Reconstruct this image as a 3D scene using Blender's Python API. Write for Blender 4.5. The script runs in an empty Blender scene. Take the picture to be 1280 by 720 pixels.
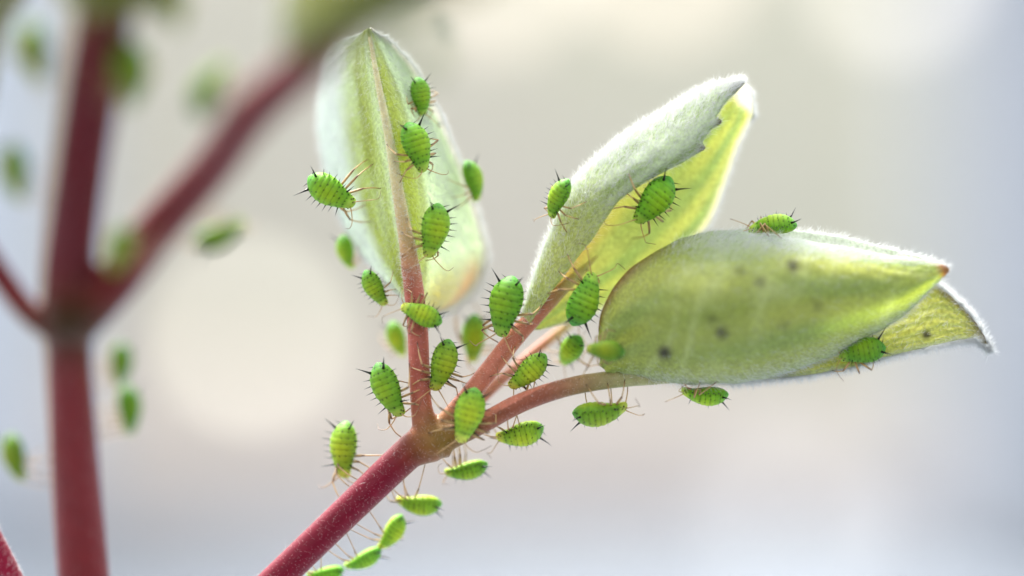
import bpy, bmesh, math, random
import numpy as np
from mathutils import Vector, Matrix
from mathutils.bvhtree import BVHTree

# ------------------------------------------------------------------ camera, sky, sun, exposure
SC = bpy.context.scene
COL = SC.collection
SC.unit_settings.system = 'METRIC'
SC.unit_settings.scale_length = 0.001          # one unit is one millimetre
DIST = 160.0                                   # camera to focus plane, mm
PPM = 25.0                                     # photograph pixels per mm in the focus plane
APERTURE = 13.0                                # entrance pupil, mm

cam_d = bpy.data.cameras.new('camera')
cam = bpy.data.objects.new('camera', cam_d)
COL.objects.link(cam)
cam.location = (0, -DIST, 0)
cam.rotation_euler = (math.radians(90), 0, 0)
cam_d.sensor_width = 36
cam_d.lens = 36 * DIST / (1280 / PPM)
cam_d.clip_start = 1
cam_d.clip_end = 20000
cam_d.dof.use_dof = True
cam_d.dof.focus_distance = DIST
cam_d.dof.aperture_fstop = cam_d.lens * 1e-3 / APERTURE
SC.camera = cam

SUN_EL, SUN_AZ = math.radians(61), math.radians(-30)         # behind the plant, high
w = bpy.data.worlds.new('World')
SC.world = w
w.use_nodes = True
nt = w.node_tree
sky = nt.nodes.new('ShaderNodeTexSky')
sky.sky_type = 'NISHITA'
sky.sun_disc = False
sky.sun_elevation = SUN_EL
sky.sun_rotation = SUN_AZ
sky.air_density = 1.0
sky.dust_density = 3.5
sky.ozone_density = 1.0
haze_mix = nt.nodes.new('ShaderNodeHueSaturation')      # thin overcast: the blue is washed out
haze_mix.inputs['Saturation'].default_value = 0.14
nt.links.new(sky.outputs[0], haze_mix.inputs['Color'])
nt.links.new(haze_mix.outputs[0], nt.nodes['Background'].inputs[0])
nt.nodes['Background'].inputs[1].default_value = 0.15

sd = bpy.data.lights.new('sun', 'SUN')
sd.energy = 3.0
sd.angle = math.radians(18)
sd.color = (1.0, 0.94, 0.85)
sun = bpy.data.objects.new('sun', sd)
COL.objects.link(sun)
sdir = Vector((math.sin(SUN_AZ) * math.cos(SUN_EL), math.cos(SUN_AZ) * math.cos(SUN_EL), math.sin(SUN_EL)))
sun.rotation_euler = sdir.to_track_quat('Z', 'Y').to_euler()
sun.location = sdir * 500

SC.view_settings.view_transform = 'Standard'
SC.view_settings.look = 'None'
SC.view_settings.gamma = 1
SC.view_settings.exposure = 1.80
SC.render.engine = 'CYCLES'
SC.cycles.use_denoising = True
SC.cycles.max_bounces = 8
SC.cycles.sample_clamp_indirect = 4

random.seed(7)
RNG = np.random.default_rng(7)


def P(px, py, d=0.0):
    """Point seen at photograph pixel (px, py) that stands d mm behind the focus plane."""
    s = (DIST + d) / DIST / PPM
    return Vector(((px - 640) * s, d, (360 - py) * s))


def lin(r, g, b):
    f = lambda c: (c / 255 / 12.92) if c / 255 <= 0.04045 else ((c / 255 + 0.055) / 1.055) ** 2.4
    return (f(r), f(g), f(b))


# ------------------------------------------------------------------ small node helpers
def new_mat(name):
    m = bpy.data.materials.new(name)
    m.use_nodes = True
    for n in list(m.node_tree.nodes):
        m.node_tree.nodes.remove(n)
    N = m.node_tree.nodes
    L = m.node_tree.links
    out = N.new('ShaderNodeOutputMaterial')
    return m, N, L, out


def plain(name, col, rough=0.6, spec=0.3):
    m, N, L, out = new_mat(name)
    b = N.new('ShaderNodeBsdfPrincipled')
    no = N.new('ShaderNodeTexNoise')
    no.inputs['Scale'].default_value = 3.0
    mx = N.new('ShaderNodeMix'); mx.data_type = 'RGBA'; mx.blend_type = 'MULTIPLY'
    mx.inputs[0].default_value = 0.25
    mx.inputs[6].default_value = (*col, 1)
    L.new(no.outputs['Fac'], mx.inputs[7])
    L.new(mx.outputs[2], b.inputs['Base Color'])
    b.inputs['Roughness'].default_value = rough
    b.inputs['Specular IOR Level'].default_value = spec
    L.new(b.outputs[0], out.inputs[0])
    return m


def leafy(name, transl=0.45, grain=(18, 18, 18), grain_amt=0.22, gloss=0.03, bump=0.12, sat=1.0):
    """Colour attribute + fine noise, diffuse mixed with translucent, faint gloss."""
    m, N, L, out = new_mat(name)
    at = N.new('ShaderNodeAttribute'); at.attribute_name = 'Col'
    tc = N.new('ShaderNodeTexCoord')
    mp = N.new('ShaderNodeMapping'); mp.inputs['Scale'].default_value = grain
    L.new(tc.outputs['Object'], mp.inputs[0])
    no = N.new('ShaderNodeTexNoise'); no.inputs['Scale'].default_value = 0.35; no.inputs['Detail'].default_value = 6
    L.new(mp.outputs[0], no.inputs[0])
    rp = N.new('ShaderNodeMapRange'); rp.inputs[1].default_value = 0.3; rp.inputs[2].default_value = 0.7
    rp.inputs[3].default_value = 1 - grain_amt; rp.inputs[4].default_value = 1 + grain_amt
    L.new(no.outputs['Fac'], rp.inputs[0])
    vm = N.new('ShaderNodeVectorMath'); vm.operation = 'SCALE'
    L.new(at.outputs['Color'], vm.inputs[0]); L.new(rp.outputs[0], vm.inputs['Scale'])
    hs = N.new('ShaderNodeHueSaturation'); hs.inputs['Saturation'].default_value = sat; hs.inputs['Value'].default_value = 1.25
    L.new(vm.outputs[0], hs.inputs['Color'])
    bp = N.new('ShaderNodeBump'); bp.inputs['Strength'].default_value = bump; bp.inputs['Distance'].default_value = 0.08
    L.new(no.outputs['Fac'], bp.inputs['Height'])
    df = N.new('ShaderNodeBsdfDiffuse'); tr = N.new('ShaderNodeBsdfTranslucent'); gl = N.new('ShaderNodeBsdfGlossy')
    gl.inputs['Roughness'].default_value = 0.45
    L.new(vm.outputs[0], df.inputs[0]); L.new(hs.outputs[0], tr.inputs[0])
    for q in (df, tr, gl):
        L.new(bp.outputs[0], q.inputs['Normal'])
    m1 = N.new('ShaderNodeMixShader'); m1.inputs[0].default_value = transl
    L.new(df.outputs[0], m1.inputs[1]); L.new(tr.outputs[0], m1.inputs[2])
    m2 = N.new('ShaderNodeMixShader'); m2.inputs[0].default_value = gloss
    L.new(m1.outputs[0], m2.inputs[1]); L.new(gl.outputs[0], m2.inputs[2])
    L.new(m2.outputs[0], out.inputs[0])
    return m


def stem_mat():
    m, N, L, out = new_mat('stem_skin')
    at = N.new('ShaderNodeAttribute'); at.attribute_name = 'Col'
    tc = N.new('ShaderNodeTexCoord')
    no = N.new('ShaderNodeTexNoise'); no.inputs['Scale'].default_value = 2.2; no.inputs['Detail'].default_value = 7
    no.inputs['Roughness'].default_value = 0.65
    L.new(tc.outputs['Object'], no.inputs[0])
    rp = N.new('ShaderNodeMapRange'); rp.inputs[1].default_value = 0.3; rp.inputs[2].default_value = 0.7
    rp.inputs[3].default_value = 0.80; rp.inputs[4].default_value = 1.18
    L.new(no.outputs['Fac'], rp.inputs[0])
    vm = N.new('ShaderNodeVectorMath'); vm.operation = 'SCALE'
    L.new(at.outputs['Color'], vm.inputs[0]); L.new(rp.outputs[0], vm.inputs['Scale'])
    b = N.new('ShaderNodeBsdfPrincipled')
    L.new(vm.outputs[0], b.inputs['Base Color'])
    b.inputs['Roughness'].default_value = 0.42
    b.inputs['Specular IOR Level'].default_value = 0.2
    b.inputs['Subsurface Weight'].default_value = 0.25
    b.inputs['Subsurface Radius'].default_value = (1.0, 0.35, 0.2)
    b.inputs['Subsurface Scale'].default_value = 0.5
    b.inputs['Sheen Weight'].default_value = 0.15
    b.inputs['Sheen Roughness'].default_value = 0.4
    bp = N.new('ShaderNodeBump'); bp.inputs['Strength'].default_value = 0.15; bp.inputs['Distance'].default_value = 0.08
    n2 = N.new('ShaderNodeTexNoise'); n2.inputs['Scale'].default_value = 9; n2.inputs['Detail'].default_value = 4
    L.new(tc.outputs['Object'], n2.inputs[0]); L.new(n2.outputs['Fac'], bp.inputs['Height'])
    L.new(bp.outputs[0], b.inputs['Normal'])
    L.new(b.outputs[0], out.inputs[0])
    return m


def fuzz_mat(name, col):
    m, N, L, out = new_mat(name)
    df = N.new('ShaderNodeBsdfDiffuse'); tr = N.new('ShaderNodeBsdfTranslucent')
    df.inputs[0].default_value = (*col, 1); tr.inputs[0].default_value = (*col, 1)
    m1 = N.new('ShaderNodeMixShader'); m1.inputs[0].default_value = 0.5
    L.new(df.outputs[0], m1.inputs[1]); L.new(tr.outputs[0], m1.inputs[2])
    L.new(m1.outputs[0], out.inputs[0])
    return m


def body_mat():
    m, N, L, out = new_mat('aphid_skin')
    at = N.new('ShaderNodeAttribute'); at.attribute_name = 'Col'
    oi = N.new('ShaderNodeObjectInfo')
    mx = N.new('ShaderNodeMix'); mx.data_type = 'RGBA'; mx.blend_type = 'MULTIPLY'; mx.inputs[0].default_value = 1
    L.new(at.outputs['Color'], mx.inputs[6]); L.new(oi.outputs['Color'], mx.inputs[7])
    tc = N.new('ShaderNodeTexCoord')
    no = N.new('ShaderNodeTexNoise'); no.inputs['Scale'].default_value = 9; no.inputs['Detail'].default_value = 4
    L.new(tc.outputs['Object'], no.inputs[0])
    rp = N.new('ShaderNodeMapRange'); rp.inputs[1].default_value = 0.3; rp.inputs[2].default_value = 0.7
    rp.inputs[3].default_value = 0.82; rp.inputs[4].default_value = 1.15
    L.new(no.outputs['Fac'], rp.inputs[0])
    vm = N.new('ShaderNodeVectorMath'); vm.operation = 'SCALE'
    L.new(mx.outputs[2], vm.inputs[0]); L.new(rp.outputs[0], vm.inputs['Scale'])
    b = N.new('ShaderNodeBsdfPrincipled')
    L.new(vm.outputs[0], b.inputs['Base Color'])
    b.inputs['Roughness'].default_value = 0.55
    b.inputs['Specular IOR Level'].default_value = 0.18
    b.inputs['Subsurface Weight'].default_value = 0.7
    b.inputs['Subsurface Radius'].default_value = (0.8, 1.0, 0.12)
    b.inputs['Subsurface Scale'].default_value = 0.45
    bp = N.new('ShaderNodeBump'); bp.inputs['Strength'].default_value = 0.2; bp.inputs['Distance'].default_value = 0.03
    n2 = N.new('ShaderNodeTexNoise'); n2.inputs['Scale'].default_value = 30; n2.inputs['Detail'].default_value = 3
    L.new(tc.outputs['Object'], n2.inputs[0]); L.new(n2.outputs['Fac'], bp.inputs['Height'])
    L.new(bp.outputs[0], b.inputs['Normal'])
    L.new(b.outputs[0], out.inputs[0])
    return m


def limb_mat():
    m, N, L, out = new_mat('aphid_limb')
    at = N.new('ShaderNodeAttribute'); at.attribute_name = 'Col'
    no = N.new('ShaderNodeTexNoise'); no.inputs['Scale'].default_value = 6
    rp = N.new('ShaderNodeMapRange'); rp.inputs[3].default_value = 0.7; rp.inputs[4].default_value = 1.3
    L.new(no.outputs['Fac'], rp.inputs[0])
    vm = N.new('ShaderNodeVectorMath'); vm.operation = 'SCALE'
    L.new(at.outputs['Color'], vm.inputs[0]); L.new(rp.outputs[0], vm.inputs['Scale'])
    b = N.new('ShaderNodeBsdfPrincipled')
    L.new(vm.outputs[0], b.inputs['Base Color'])
    b.inputs['Roughness'].default_value = 0.4
    b.inputs['Subsurface Weight'].default_value = 0.25
    b.inputs['Subsurface Radius'].default_value = (0.6, 0.4, 0.15)
    b.inputs['Subsurface Scale'].default_value = 0.15
    L.new(b.outputs[0], out.inputs[0])
    return m


M_STEM = stem_mat()
M_LEAF = leafy('leaf_blade', 0.58)
M_LEAF_FRONT = leafy('leaf_blade_olive', 0.3, gloss=0.02)
M_FUZZ = fuzz_mat('leaf_fuzz', (0.90, 0.92, 0.92))
M_FUZZ_STEM = fuzz_mat('stem_fuzz', (0.85, 0.74, 0.72))
M_BODY = body_mat()
M_LIMB = limb_mat()
M_DARK = plain('aphid_black', (0.012, 0.011, 0.008), 0.35, 0.4)
M_EYE = plain('aphid_eye', (0.01, 0.004, 0.004), 0.15, 0.6)


# ------------------------------------------------------------------ mesh helpers
def mesh_np(name, V, F, col=None, smooth=True):
    """V (n,3), F (m,k) or list of faces, col (n,3) -> mesh."""
    me = bpy.data.meshes.new(name)
    me.from_pydata([tuple(v) for v in V], [], [tuple(int(i) for i in f) for f in F])
    if smooth:
        me.polygons.foreach_set('use_smooth', [True] * len(me.polygons))
    if col is not None:
        set_col(me, col)
    me.update()
    return me


def set_col(me, col):
    a = me.color_attributes.new('Col', 'FLOAT_COLOR', 'POINT')
    c = np.ones((len(me.vertices), 4), np.float32)
    c[:, :3] = col
    a.data.foreach_set('color', c.ravel())


def mesh_tris(name, V, F, smooth=True):
    V = np.asarray(V, np.float32); F = np.asarray(F, np.int32)
    me = bpy.data.meshes.new(name)
    me.vertices.add(len(V)); me.vertices.foreach_set('co', V.ravel())
    me.loops.add(F.size); me.loops.foreach_set('vertex_index', F.ravel())
    me.polygons.add(len(F)); me.polygons.foreach_set('loop_start', np.arange(len(F), dtype=np.int32) * 3)
    me.polygons.foreach_set('use_smooth', np.full(len(F), smooth))
    me.update(calc_edges=True)
    me.validate()
    return me


def link(name, me, mat, parent=None, kind=None):
    o = bpy.data.objects.new(name, me)
    COL.objects.link(o)
    if me is not None and mat is not None and len(me.materials) == 0:
        me.materials.append(mat)
    if parent is not None:
        o.parent = parent
    if kind:
        o['kind'] = kind
    return o


def tag(o, label, cat, group=None, kind=None):
    o['label'] = label; o['category'] = cat
    if group: o['group'] = group
    if kind: o['kind'] = kind
    return o


def empty(name, loc=(0, 0, 0)):
    o = bpy.data.objects.new(name, None)
    COL.objects.link(o)
    o.location = loc
    o.empty_display_size = 1
    return o


def catmull(pts, n):
    """Catmull-Rom through pts (k, ...) resampled at n even parameters."""
    pts = np.asarray(pts, float)
    k = len(pts)
    ext = np.concatenate([[2 * pts[0] - pts[1]], pts, [2 * pts[-1] - pts[-2]]])
    t = np.linspace(0, k - 1, n)
    i = np.minimum(t.astype(int), k - 2)
    f = (t - i).reshape((-1,) + (1,) * (pts.ndim - 1))
    p0, p1, p2, p3 = ext[i], ext[i + 1], ext[i + 2], ext[i + 3]
    return 0.5 * (2 * p1 + (p2 - p0) * f + (2 * p0 - 5 * p1 + 4 * p2 - p3) * f ** 2 + (3 * p1 - p0 - 3 * p2 + p3) * f ** 3)


def tube(path, rad, seg=16, caps=True):
    """path (n,3), rad (n,) -> V, F quads (+ cap fans)."""
    path = np.asarray(path, float)
    n = len(path)
    tan = np.gradient(path, axis=0)
    tan /= np.linalg.norm(tan, axis=1)[:, None] + 1e-12
    ref = np.array([0, 1, 0.0]) if abs(tan[0][1]) < 0.9 else np.array([1.0, 0, 0])
    V = []
    u = np.cross(tan[0], ref); u /= np.linalg.norm(u)
    ang = np.linspace(0, 2 * math.pi, seg, endpoint=False)
    for i in range(n):
        u = u - tan[i] * u.dot(tan[i]); u /= np.linalg.norm(u)
        v = np.cross(tan[i], u)
        V.append(path[i] + rad[i] * (np.cos(ang)[:, None] * u + np.sin(ang)[:, None] * v))
    V = np.concatenate(V)
    F = []
    for i in range(n - 1):
        for j in range(seg):
            a, b = i * seg + j, i * seg + (j + 1) % seg
            F.append((a, b, b + seg, a + seg))
    if caps:
        F.append(tuple(range(seg - 1, -1, -1)))
        F.append(tuple(range((n - 1) * seg, n * seg)))
    return V, F


def hairs(name, pos, dirs, length, width, mat, parent, curl=0.35):
    """Tapered three-sided hairs, one joined mesh."""
    n = len(pos)
    d = dirs / (np.linalg.norm(dirs, axis=1)[:, None] + 1e-9)
    rnd = RNG.normal(size=(n, 3))
    a = np.cross(d, rnd); a /= np.linalg.norm(a, axis=1)[:, None] + 1e-9
    b = np.cross(d, a)
    bend = RNG.normal(size=(n, 1)) * curl * length[:, None]
    V = np.zeros((n, 7, 3))
    for k in range(3):
        th = 2 * math.pi * k / 3
        off = (math.cos(th) * a + math.sin(th) * b) * width[:, None]
        V[:, k] = pos + off
        V[:, 3 + k] = pos + d * (0.55 * length)[:, None] + a * bend * 0.3 + off * 0.7
    V[:, 6] = pos + d * length[:, None] + a * bend
    base = []
    for k in range(3):
        q = (k + 1) % 3
        base += [(k, q, 3 + q), (k, 3 + q, 3 + k), (3 + k, 3 + q, 6)]
    base = np.array(base)
    F = (np.arange(n)[:, None, None] * 7 + base[None]).reshape(-1, 3)
    me = mesh_tris(name, V.reshape(-1, 3), F)
    return link(name, me, mat, parent, 'stuff')


def sample_mesh(me, n, weight=None):
    """n random points on a mesh with interpolated normals and vertex index."""
    me.calc_loop_triangles()
    T = np.zeros(len(me.loop_triangles) * 3, np.int32); me.loop_triangles.foreach_get('vertices', T); T = T.reshape(-1, 3)
    V = np.zeros(len(me.vertices) * 3, np.float32); me.vertices.foreach_get('co', V); V = V.reshape(-1, 3)
    Nn = np.zeros(len(me.vertices) * 3, np.float32); me.vertices.foreach_get('normal', Nn); Nn = Nn.reshape(-1, 3)
    ar = np.linalg.norm(np.cross(V[T[:, 1]] - V[T[:, 0]], V[T[:, 2]] - V[T[:, 0]]), axis=1)
    if weight is not None:
        ar = ar * weight[T].mean(1)
    i = RNG.choice(len(T), n, p=ar / ar.sum())
    r1, r2 = RNG.random(n), RNG.random(n)
    s = np.sqrt(r1)
    bc = np.stack([1 - s, s * (1 - r2), s * r2], 1)
    p = (V[T[i]] * bc[:, :, None]).sum(1)
    nn = (Nn[T[i]] * bc[:, :, None]).sum(1)
    return p, nn, T[i, 0]


BVH_V, BVH_F = [], []


def to_bvh(V, F):
    o = len(BVH_V)
    BVH_V.extend(Vector(v) for v in V)
    BVH_F.extend(tuple(int(i) + o for i in f) for f in F)


def smoothstep(a, b, x):
    t = np.clip((x - a) / (b - a), 0, 1)
    return t * t * (3 - 2 * t)


def px_of(V):
    """photograph pixel of points (used only for choosing pigment along a stem)."""
    V = np.asarray(V)
    s = DIST / (DIST + V[:, 1]) * PPM
    return 640 + V[:, 0] * s, 360 - V[:, 2] * s


# ------------------------------------------------------------------ background: pale wall, ledge, post, far lights
def box(name, x0, x1, y0, y1, z0, z1, mat, parent=None):
    bm = bmesh.new()
    bmesh.ops.create_cube(bm, size=1)
    for v in bm.verts:
        v.co = ((x0 + x1) / 2 + v.co.x * (x1 - x0), (y0 + y1) / 2 + v.co.y * (y1 - y0), (z0 + z1) / 2 + v.co.z * (z1 - z0))
    bmesh.ops.bevel(bm, geom=bm.edges[:], offset=2.0, segments=2, affect='EDGES')
    me = bpy.data.meshes.new(name); bm.to_mesh(me); bm.free()
    return link(name, me, mat, parent)


def wall_mat(name, c1, c2, scale):
    m, N, L, out = new_mat(name)
    tc = N.new('ShaderNodeTexCoord')
    no = N.new('ShaderNodeTexNoise'); no.inputs['Scale'].default_value = scale; no.inputs['Detail'].default_value = 2
    L.new(tc.outputs['Object'], no.inputs[0])
    cr = N.new('ShaderNodeValToRGB')
    cr.color_ramp.elements[0].position = 0.38; cr.color_ramp.elements[1].position = 0.62
    cr.color_ramp.elements[0].color = (*c1, 1); cr.color_ramp.elements[1].color = (*c2, 1)
    L.new(no.outputs['Fac'], cr.inputs[0])
    df = N.new('ShaderNodeBsdfDiffuse')
    L.new(cr.outputs[0], df.inputs[0]); L.new(df.outputs[0], out.inputs[0])
    return m


BGD = 640.0
M_WALL = wall_mat('wall_plaster', (0.63, 0.62, 0.50), (0.66, 0.61, 0.53), 0.006)
M_PALEBLUE = wall_mat('pale_blue_paint', (0.53, 0.575, 0.64), (0.56, 0.60, 0.66), 0.01)
M_BLUEGREY = wall_mat('blue_grey_paint', (0.42, 0.44, 0.475), (0.44, 0.46, 0.495), 0.01)
wall = box('background_wall', -700, 700, BGD, BGD + 20, -90, 250, M_WALL)
wall['kind'] = 'structure'
a = P(0, 645, BGD)
ledge = box('background_bounce_ledge', -700, 700, -70, BGD - 1, a.z - 25, a.z, wall_mat('ledge_paint', (0.185, 0.212, 0.25), (0.205, 0.23, 0.265), 0.01))  # extended unseen under the plant to bounce light up onto the leaves
ledge['kind'] = 'structure'
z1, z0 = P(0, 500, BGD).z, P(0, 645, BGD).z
light_band = box('background_light_band', -690, 690, BGD - 8, BGD - 0.5, z0 + 0.2, z1, wall_mat('light_band_paint', (0.93, 0.82, 0.74), (0.93, 0.83, 0.76), 0.008))  # added paler band: its colour offsets the shade low on the wall
light_band['kind'] = 'structure'
a = P(1165, 0, BGD - 200)
post = box('background_post', a.x, a.x + 95, BGD - 220, BGD - 190, -54, 240, M_BLUEGREY)
post['kind'] = 'structure'
a = P(70, 0, BGD - 120)
post2 = box('background_post', a.x - 95, a.x, BGD - 130, BGD - 100, -54, 240, M_PALEBLUE)
post2['kind'] = 'structure'


def glow_mat(name, col, strength):
    m, N, L, out = new_mat(name)
    e = N.new('ShaderNodeEmission'); e.inputs[0].default_value = (*col, 1); e.inputs[1].default_value = strength
    L.new(e.outputs[0], out.inputs[0])
    return m


def far_light(px, py, d, r, col, strength, label):  # added glowing ball standing in for a blurred bright point far behind
    root = empty('bokeh_source', P(px, py, d))
    bm = bmesh.new(); bmesh.ops.create_uvsphere(bm, u_segments=24, v_segments=16, radius=r)
    me = bpy.data.meshes.new('globe'); bm.to_mesh(me); bm.free()
    me.polygons.foreach_set('use_smooth', [True] * len(me.polygons))
    link('globe', me, glow_mat('lit_globe', col, strength), root)
    V, F = tube([(0, 0, -r * 0.95), (0, 0, -r * 1.3)], [r * 0.35, r * 0.35], 12)  # made-up stub under the ball
    link('globe_stub', mesh_np('globe_stub', V, F), M_PALEBLUE, root)
    tag(root, label, 'light', 'lights far behind')


far_light(316, 420, BGD - 40, 5.5, (1.0, 0.97, 0.80), 1.25, 'pale cream light blurred to a big round disc behind the stems')
far_light(1120, -40, BGD - 40, 7, (1.0, 0.93, 0.84), 0.85, 'whitish light blurred to a disc at the top right corner')
far_light(830, -62, BGD - 40, 9, (1.0, 0.86, 0.72), 0.78, 'warm cream light blurred to a glow above the upper leaf')
far_light(620, -50, BGD - 40, 9, (1.0, 0.88, 0.74), 0.78, 'warm light blurred to a glow at the top near the left leaf')
far_light(985, 640, BGD - 120, 8, (0.95, 0.97, 1.0), 0.36, 'faint white light blurred to a disc at the lower right')


# ------------------------------------------------------------------ stems
def stem_union(name, chains, voxel=0.11, smooth=6):
    """Union of tapered tubes melted into one skin with rounded forks."""
    Vs, Fs, o = [], [], 0
    for pts, rad in chains:
        n = max(20, len(pts) * 10)
        path = catmull([tuple(P(*p)) for p in pts], n)
        r = catmull([[q] for q in rad], n)[:, 0]
        V, F = tube(path, r, 20)
        Vs.append(V); Fs += [tuple(i + o for i in f) for f in F]; o += len(V)
    me = mesh_np(name, np.concatenate(Vs), Fs)
    ob = bpy.data.objects.new(name, me); COL.objects.link(ob)
    md = ob.modifiers.new('r', 'REMESH'); md.mode = 'VOXEL'; md.voxel_size = voxel
    sm = ob.modifiers.new('s', 'SMOOTH'); sm.iterations = smooth; sm.factor = 0.5
    dg = bpy.context.evaluated_depsgraph_get(); dg.update()
    res = bpy.data.meshes.new_from_object(ob.evaluated_get(dg))
    bpy.data.objects.remove(ob)
    res.polygons.foreach_set('use_smooth', [True] * len(res.polygons))
    V = np.zeros(len(res.vertices) * 3, np.float32); res.vertices.foreach_get('co', V); V = V.reshape(-1, 3)
    to_bvh(V, [p.vertices[:] for p in res.polygons])
    return res, V


def split_parts(me, V, cls, names, mat, parent):
    """Cut one skin into named parts, keeping the shading continuous over the cuts."""
    Nn = np.zeros(len(me.vertices) * 3, np.float32); me.vertices.foreach_get('normal', Nn); Nn = Nn.reshape(-1, 3)
    colr = np.zeros(len(V) * 4, np.float32); me.color_attributes['Col'].data.foreach_get('color', colr); colr = colr.reshape(-1, 4)[:, :3]
    polys = [p.vertices[:] for p in me.polygons]
    pc = [max(set(int(cls[i]) for i in f)) for f in polys]
    objs = []
    for c, nm in enumerate(names):
        fs = [f for f, k in zip(polys, pc) if k == c]
        if not fs:
            objs.append(None); continue
        used = sorted(set(i for f in fs for i in f)); mp = {u: i for i, u in enumerate(used)}
        m2 = mesh_np(nm, V[used], [[mp[i] for i in f] for f in fs], colr[used])
        m2.normals_split_custom_set_from_vertices([tuple(q) for q in Nn[used]])
        objs.append(link(nm, m2, mat, parent))
    return objs


shoot = empty('plant_shoot', P(345, 727, 0))
tag(shoot, 'sharp pink stalk forking into pale hairy folded leaves covered in aphids', 'plant')
SHOOT_INV = Matrix.Translation(-Vector(shoot.location))

# in-focus shoot: main stem, node, three stalks and one stalk behind
chains = [
    ([(300, 768, 0.3), (353, 717, 0.2), (432, 641, 0.1), (512, 565, 0), (545, 540, 0)], [0.80, 0.80, 0.80, 0.84, 0.86]),
    ([(512, 565, 0), (545, 552, 0), (566, 556, 0)], [0.80, 1.0, 0.66]),
    ([(535, 545, 0), (527, 510, 0), (524, 460, 0), (522, 410, 0.1), (517, 360, 0.1), (513, 330, 0.1)], [0.78, 0.56, 0.54, 0.53, 0.51, 0.48]),
    ([(545, 548, 0.1), (578, 505, 0.3), (612, 462, 0.5), (650, 415, 0.7), (690, 374, 1.2), (726, 340, 1.9), (748, 318, 2.5)], [0.75, 0.52, 0.50, 0.48, 0.38, 0.24, 0.08]),
    ([(548, 550, -0.1), (600, 530, -0.3), (650, 504, -0.4), (705, 485, -0.4), (760, 475, -0.2), (810, 472, 0), (880, 472, 0.2)], [0.78, 0.54, 0.50, 0.48, 0.46, 0.40, 0.2]),
    ([(560, 540, 1.2), (612, 488, 3.0), (665, 442, 4.4), (715, 402, 5.2), (760, 365, 5.4)], [0.38, 0.32, 0.30, 0.25, 0.1]),
]
me, V = stem_union('stem', chains)
X, Y = px_of(V)
c_low = np.array(lin(112, 14, 38)); c_node = np.array(lin(120, 98, 34)); c_up = np.array(lin(172, 94, 80))
c_r = np.array(lin(140, 82, 62)); c_mid = np.array(lin(190, 118, 96))
col = np.tile(c_low, (len(V), 1))
left = (X < 560) & (Y < 530)
tL = smoothstep(545, 500, Y)[:, None]
dn = np.exp(-(((X - 552) / 42) ** 2 + ((Y - 546) / 40) ** 2))[:, None]
right_low = ((X - 545) * 0.62 + (Y - 548) * 0.78)          # >0 : lower right stalk side
goes_up = smoothstep(500, 545, X + (545 - Y) * 0.75)[:, None]
upc = np.where((X < 548)[:, None], c_up, np.where((Y > 560 - (X - 540) * 0.55)[:, None], c_r, c_mid))
upc = np.where(((V[:, 1] > 1.6) & (X > 575))[:, None], np.array(lin(178, 122, 100)), upc)
col = col * (1 - goes_up) + upc * goes_up
col = col * (1 - 0.9 * dn) + c_node * 0.9 * dn
# lower stalk greens towards the leaf, upper stalk too
gr = smoothstep(670, 800, X)[:, None]
col = col * (1 - gr) + np.array(lin(160, 160, 110)) * gr
g2 = (smoothstep(675, 730, X) * (Y < 440))[:, None]
col = col * (1 - g2) + np.array(lin(184, 176, 104)) * g2
gl = smoothstep(380, 300, Y)[:, None] * (X < 560)[:, None]
col = col * (1 - gl) + np.array(lin(190, 150, 110)) * gl
# olive streak on the flank of the main stem
set_col(me, col)
up = (545 - Y)
cls = np.zeros(len(V), int)
cls[(X < 560) & (Y < 520)] = 1
d_up = (X - 545) * 0.70 - (545 - Y) * 0.72
cls[(X >= 560) & ((X - 545) * 0.55 < (548 - Y)) & (Y < 522)] = 2
cls[(X > 585) & (Y > 400) & ((X - 545) * 0.55 + (Y - 548) > -6)] = 3
cls[(V[:, 1] > 1.5) & (X > 585) & (X < 770) & (Y > 360) & ((X - 545) * 0.55 < (548 - Y) + 10) & (V[:, 1] > 0.3 + (X - 545) * 0.0105)] = 4
Vl = V - np.array(shoot.location)
me.vertices.foreach_set('co', Vl.astype(np.float32).ravel()); me.update()
main_parts = split_parts(me, Vl, cls, ['stem', 'leaf_stalk', 'leaf_stalk', 'leaf_stalk', 'leaf_stalk'], M_STEM, shoot)
# fuzz on the stem
p, nn, vi = sample_mesh(me, 7000)
tdir = RNG.normal(size=p.shape) * 0.5
hairs('fuzz', p, nn + tdir, RNG.uniform(0.05, 0.16, len(p)), np.full(len(p), 0.0045), M_FUZZ_STEM, main_parts[0])
p, nn, vi = sample_mesh(me, 110)
hairs('long_hairs', p, nn * 0.35 + RNG.normal(size=p.shape) * 0.6, RNG.uniform(0.2, 0.5, len(p)), np.full(len(p), 0.007), M_FUZZ, main_parts[0], 0.6)


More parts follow.
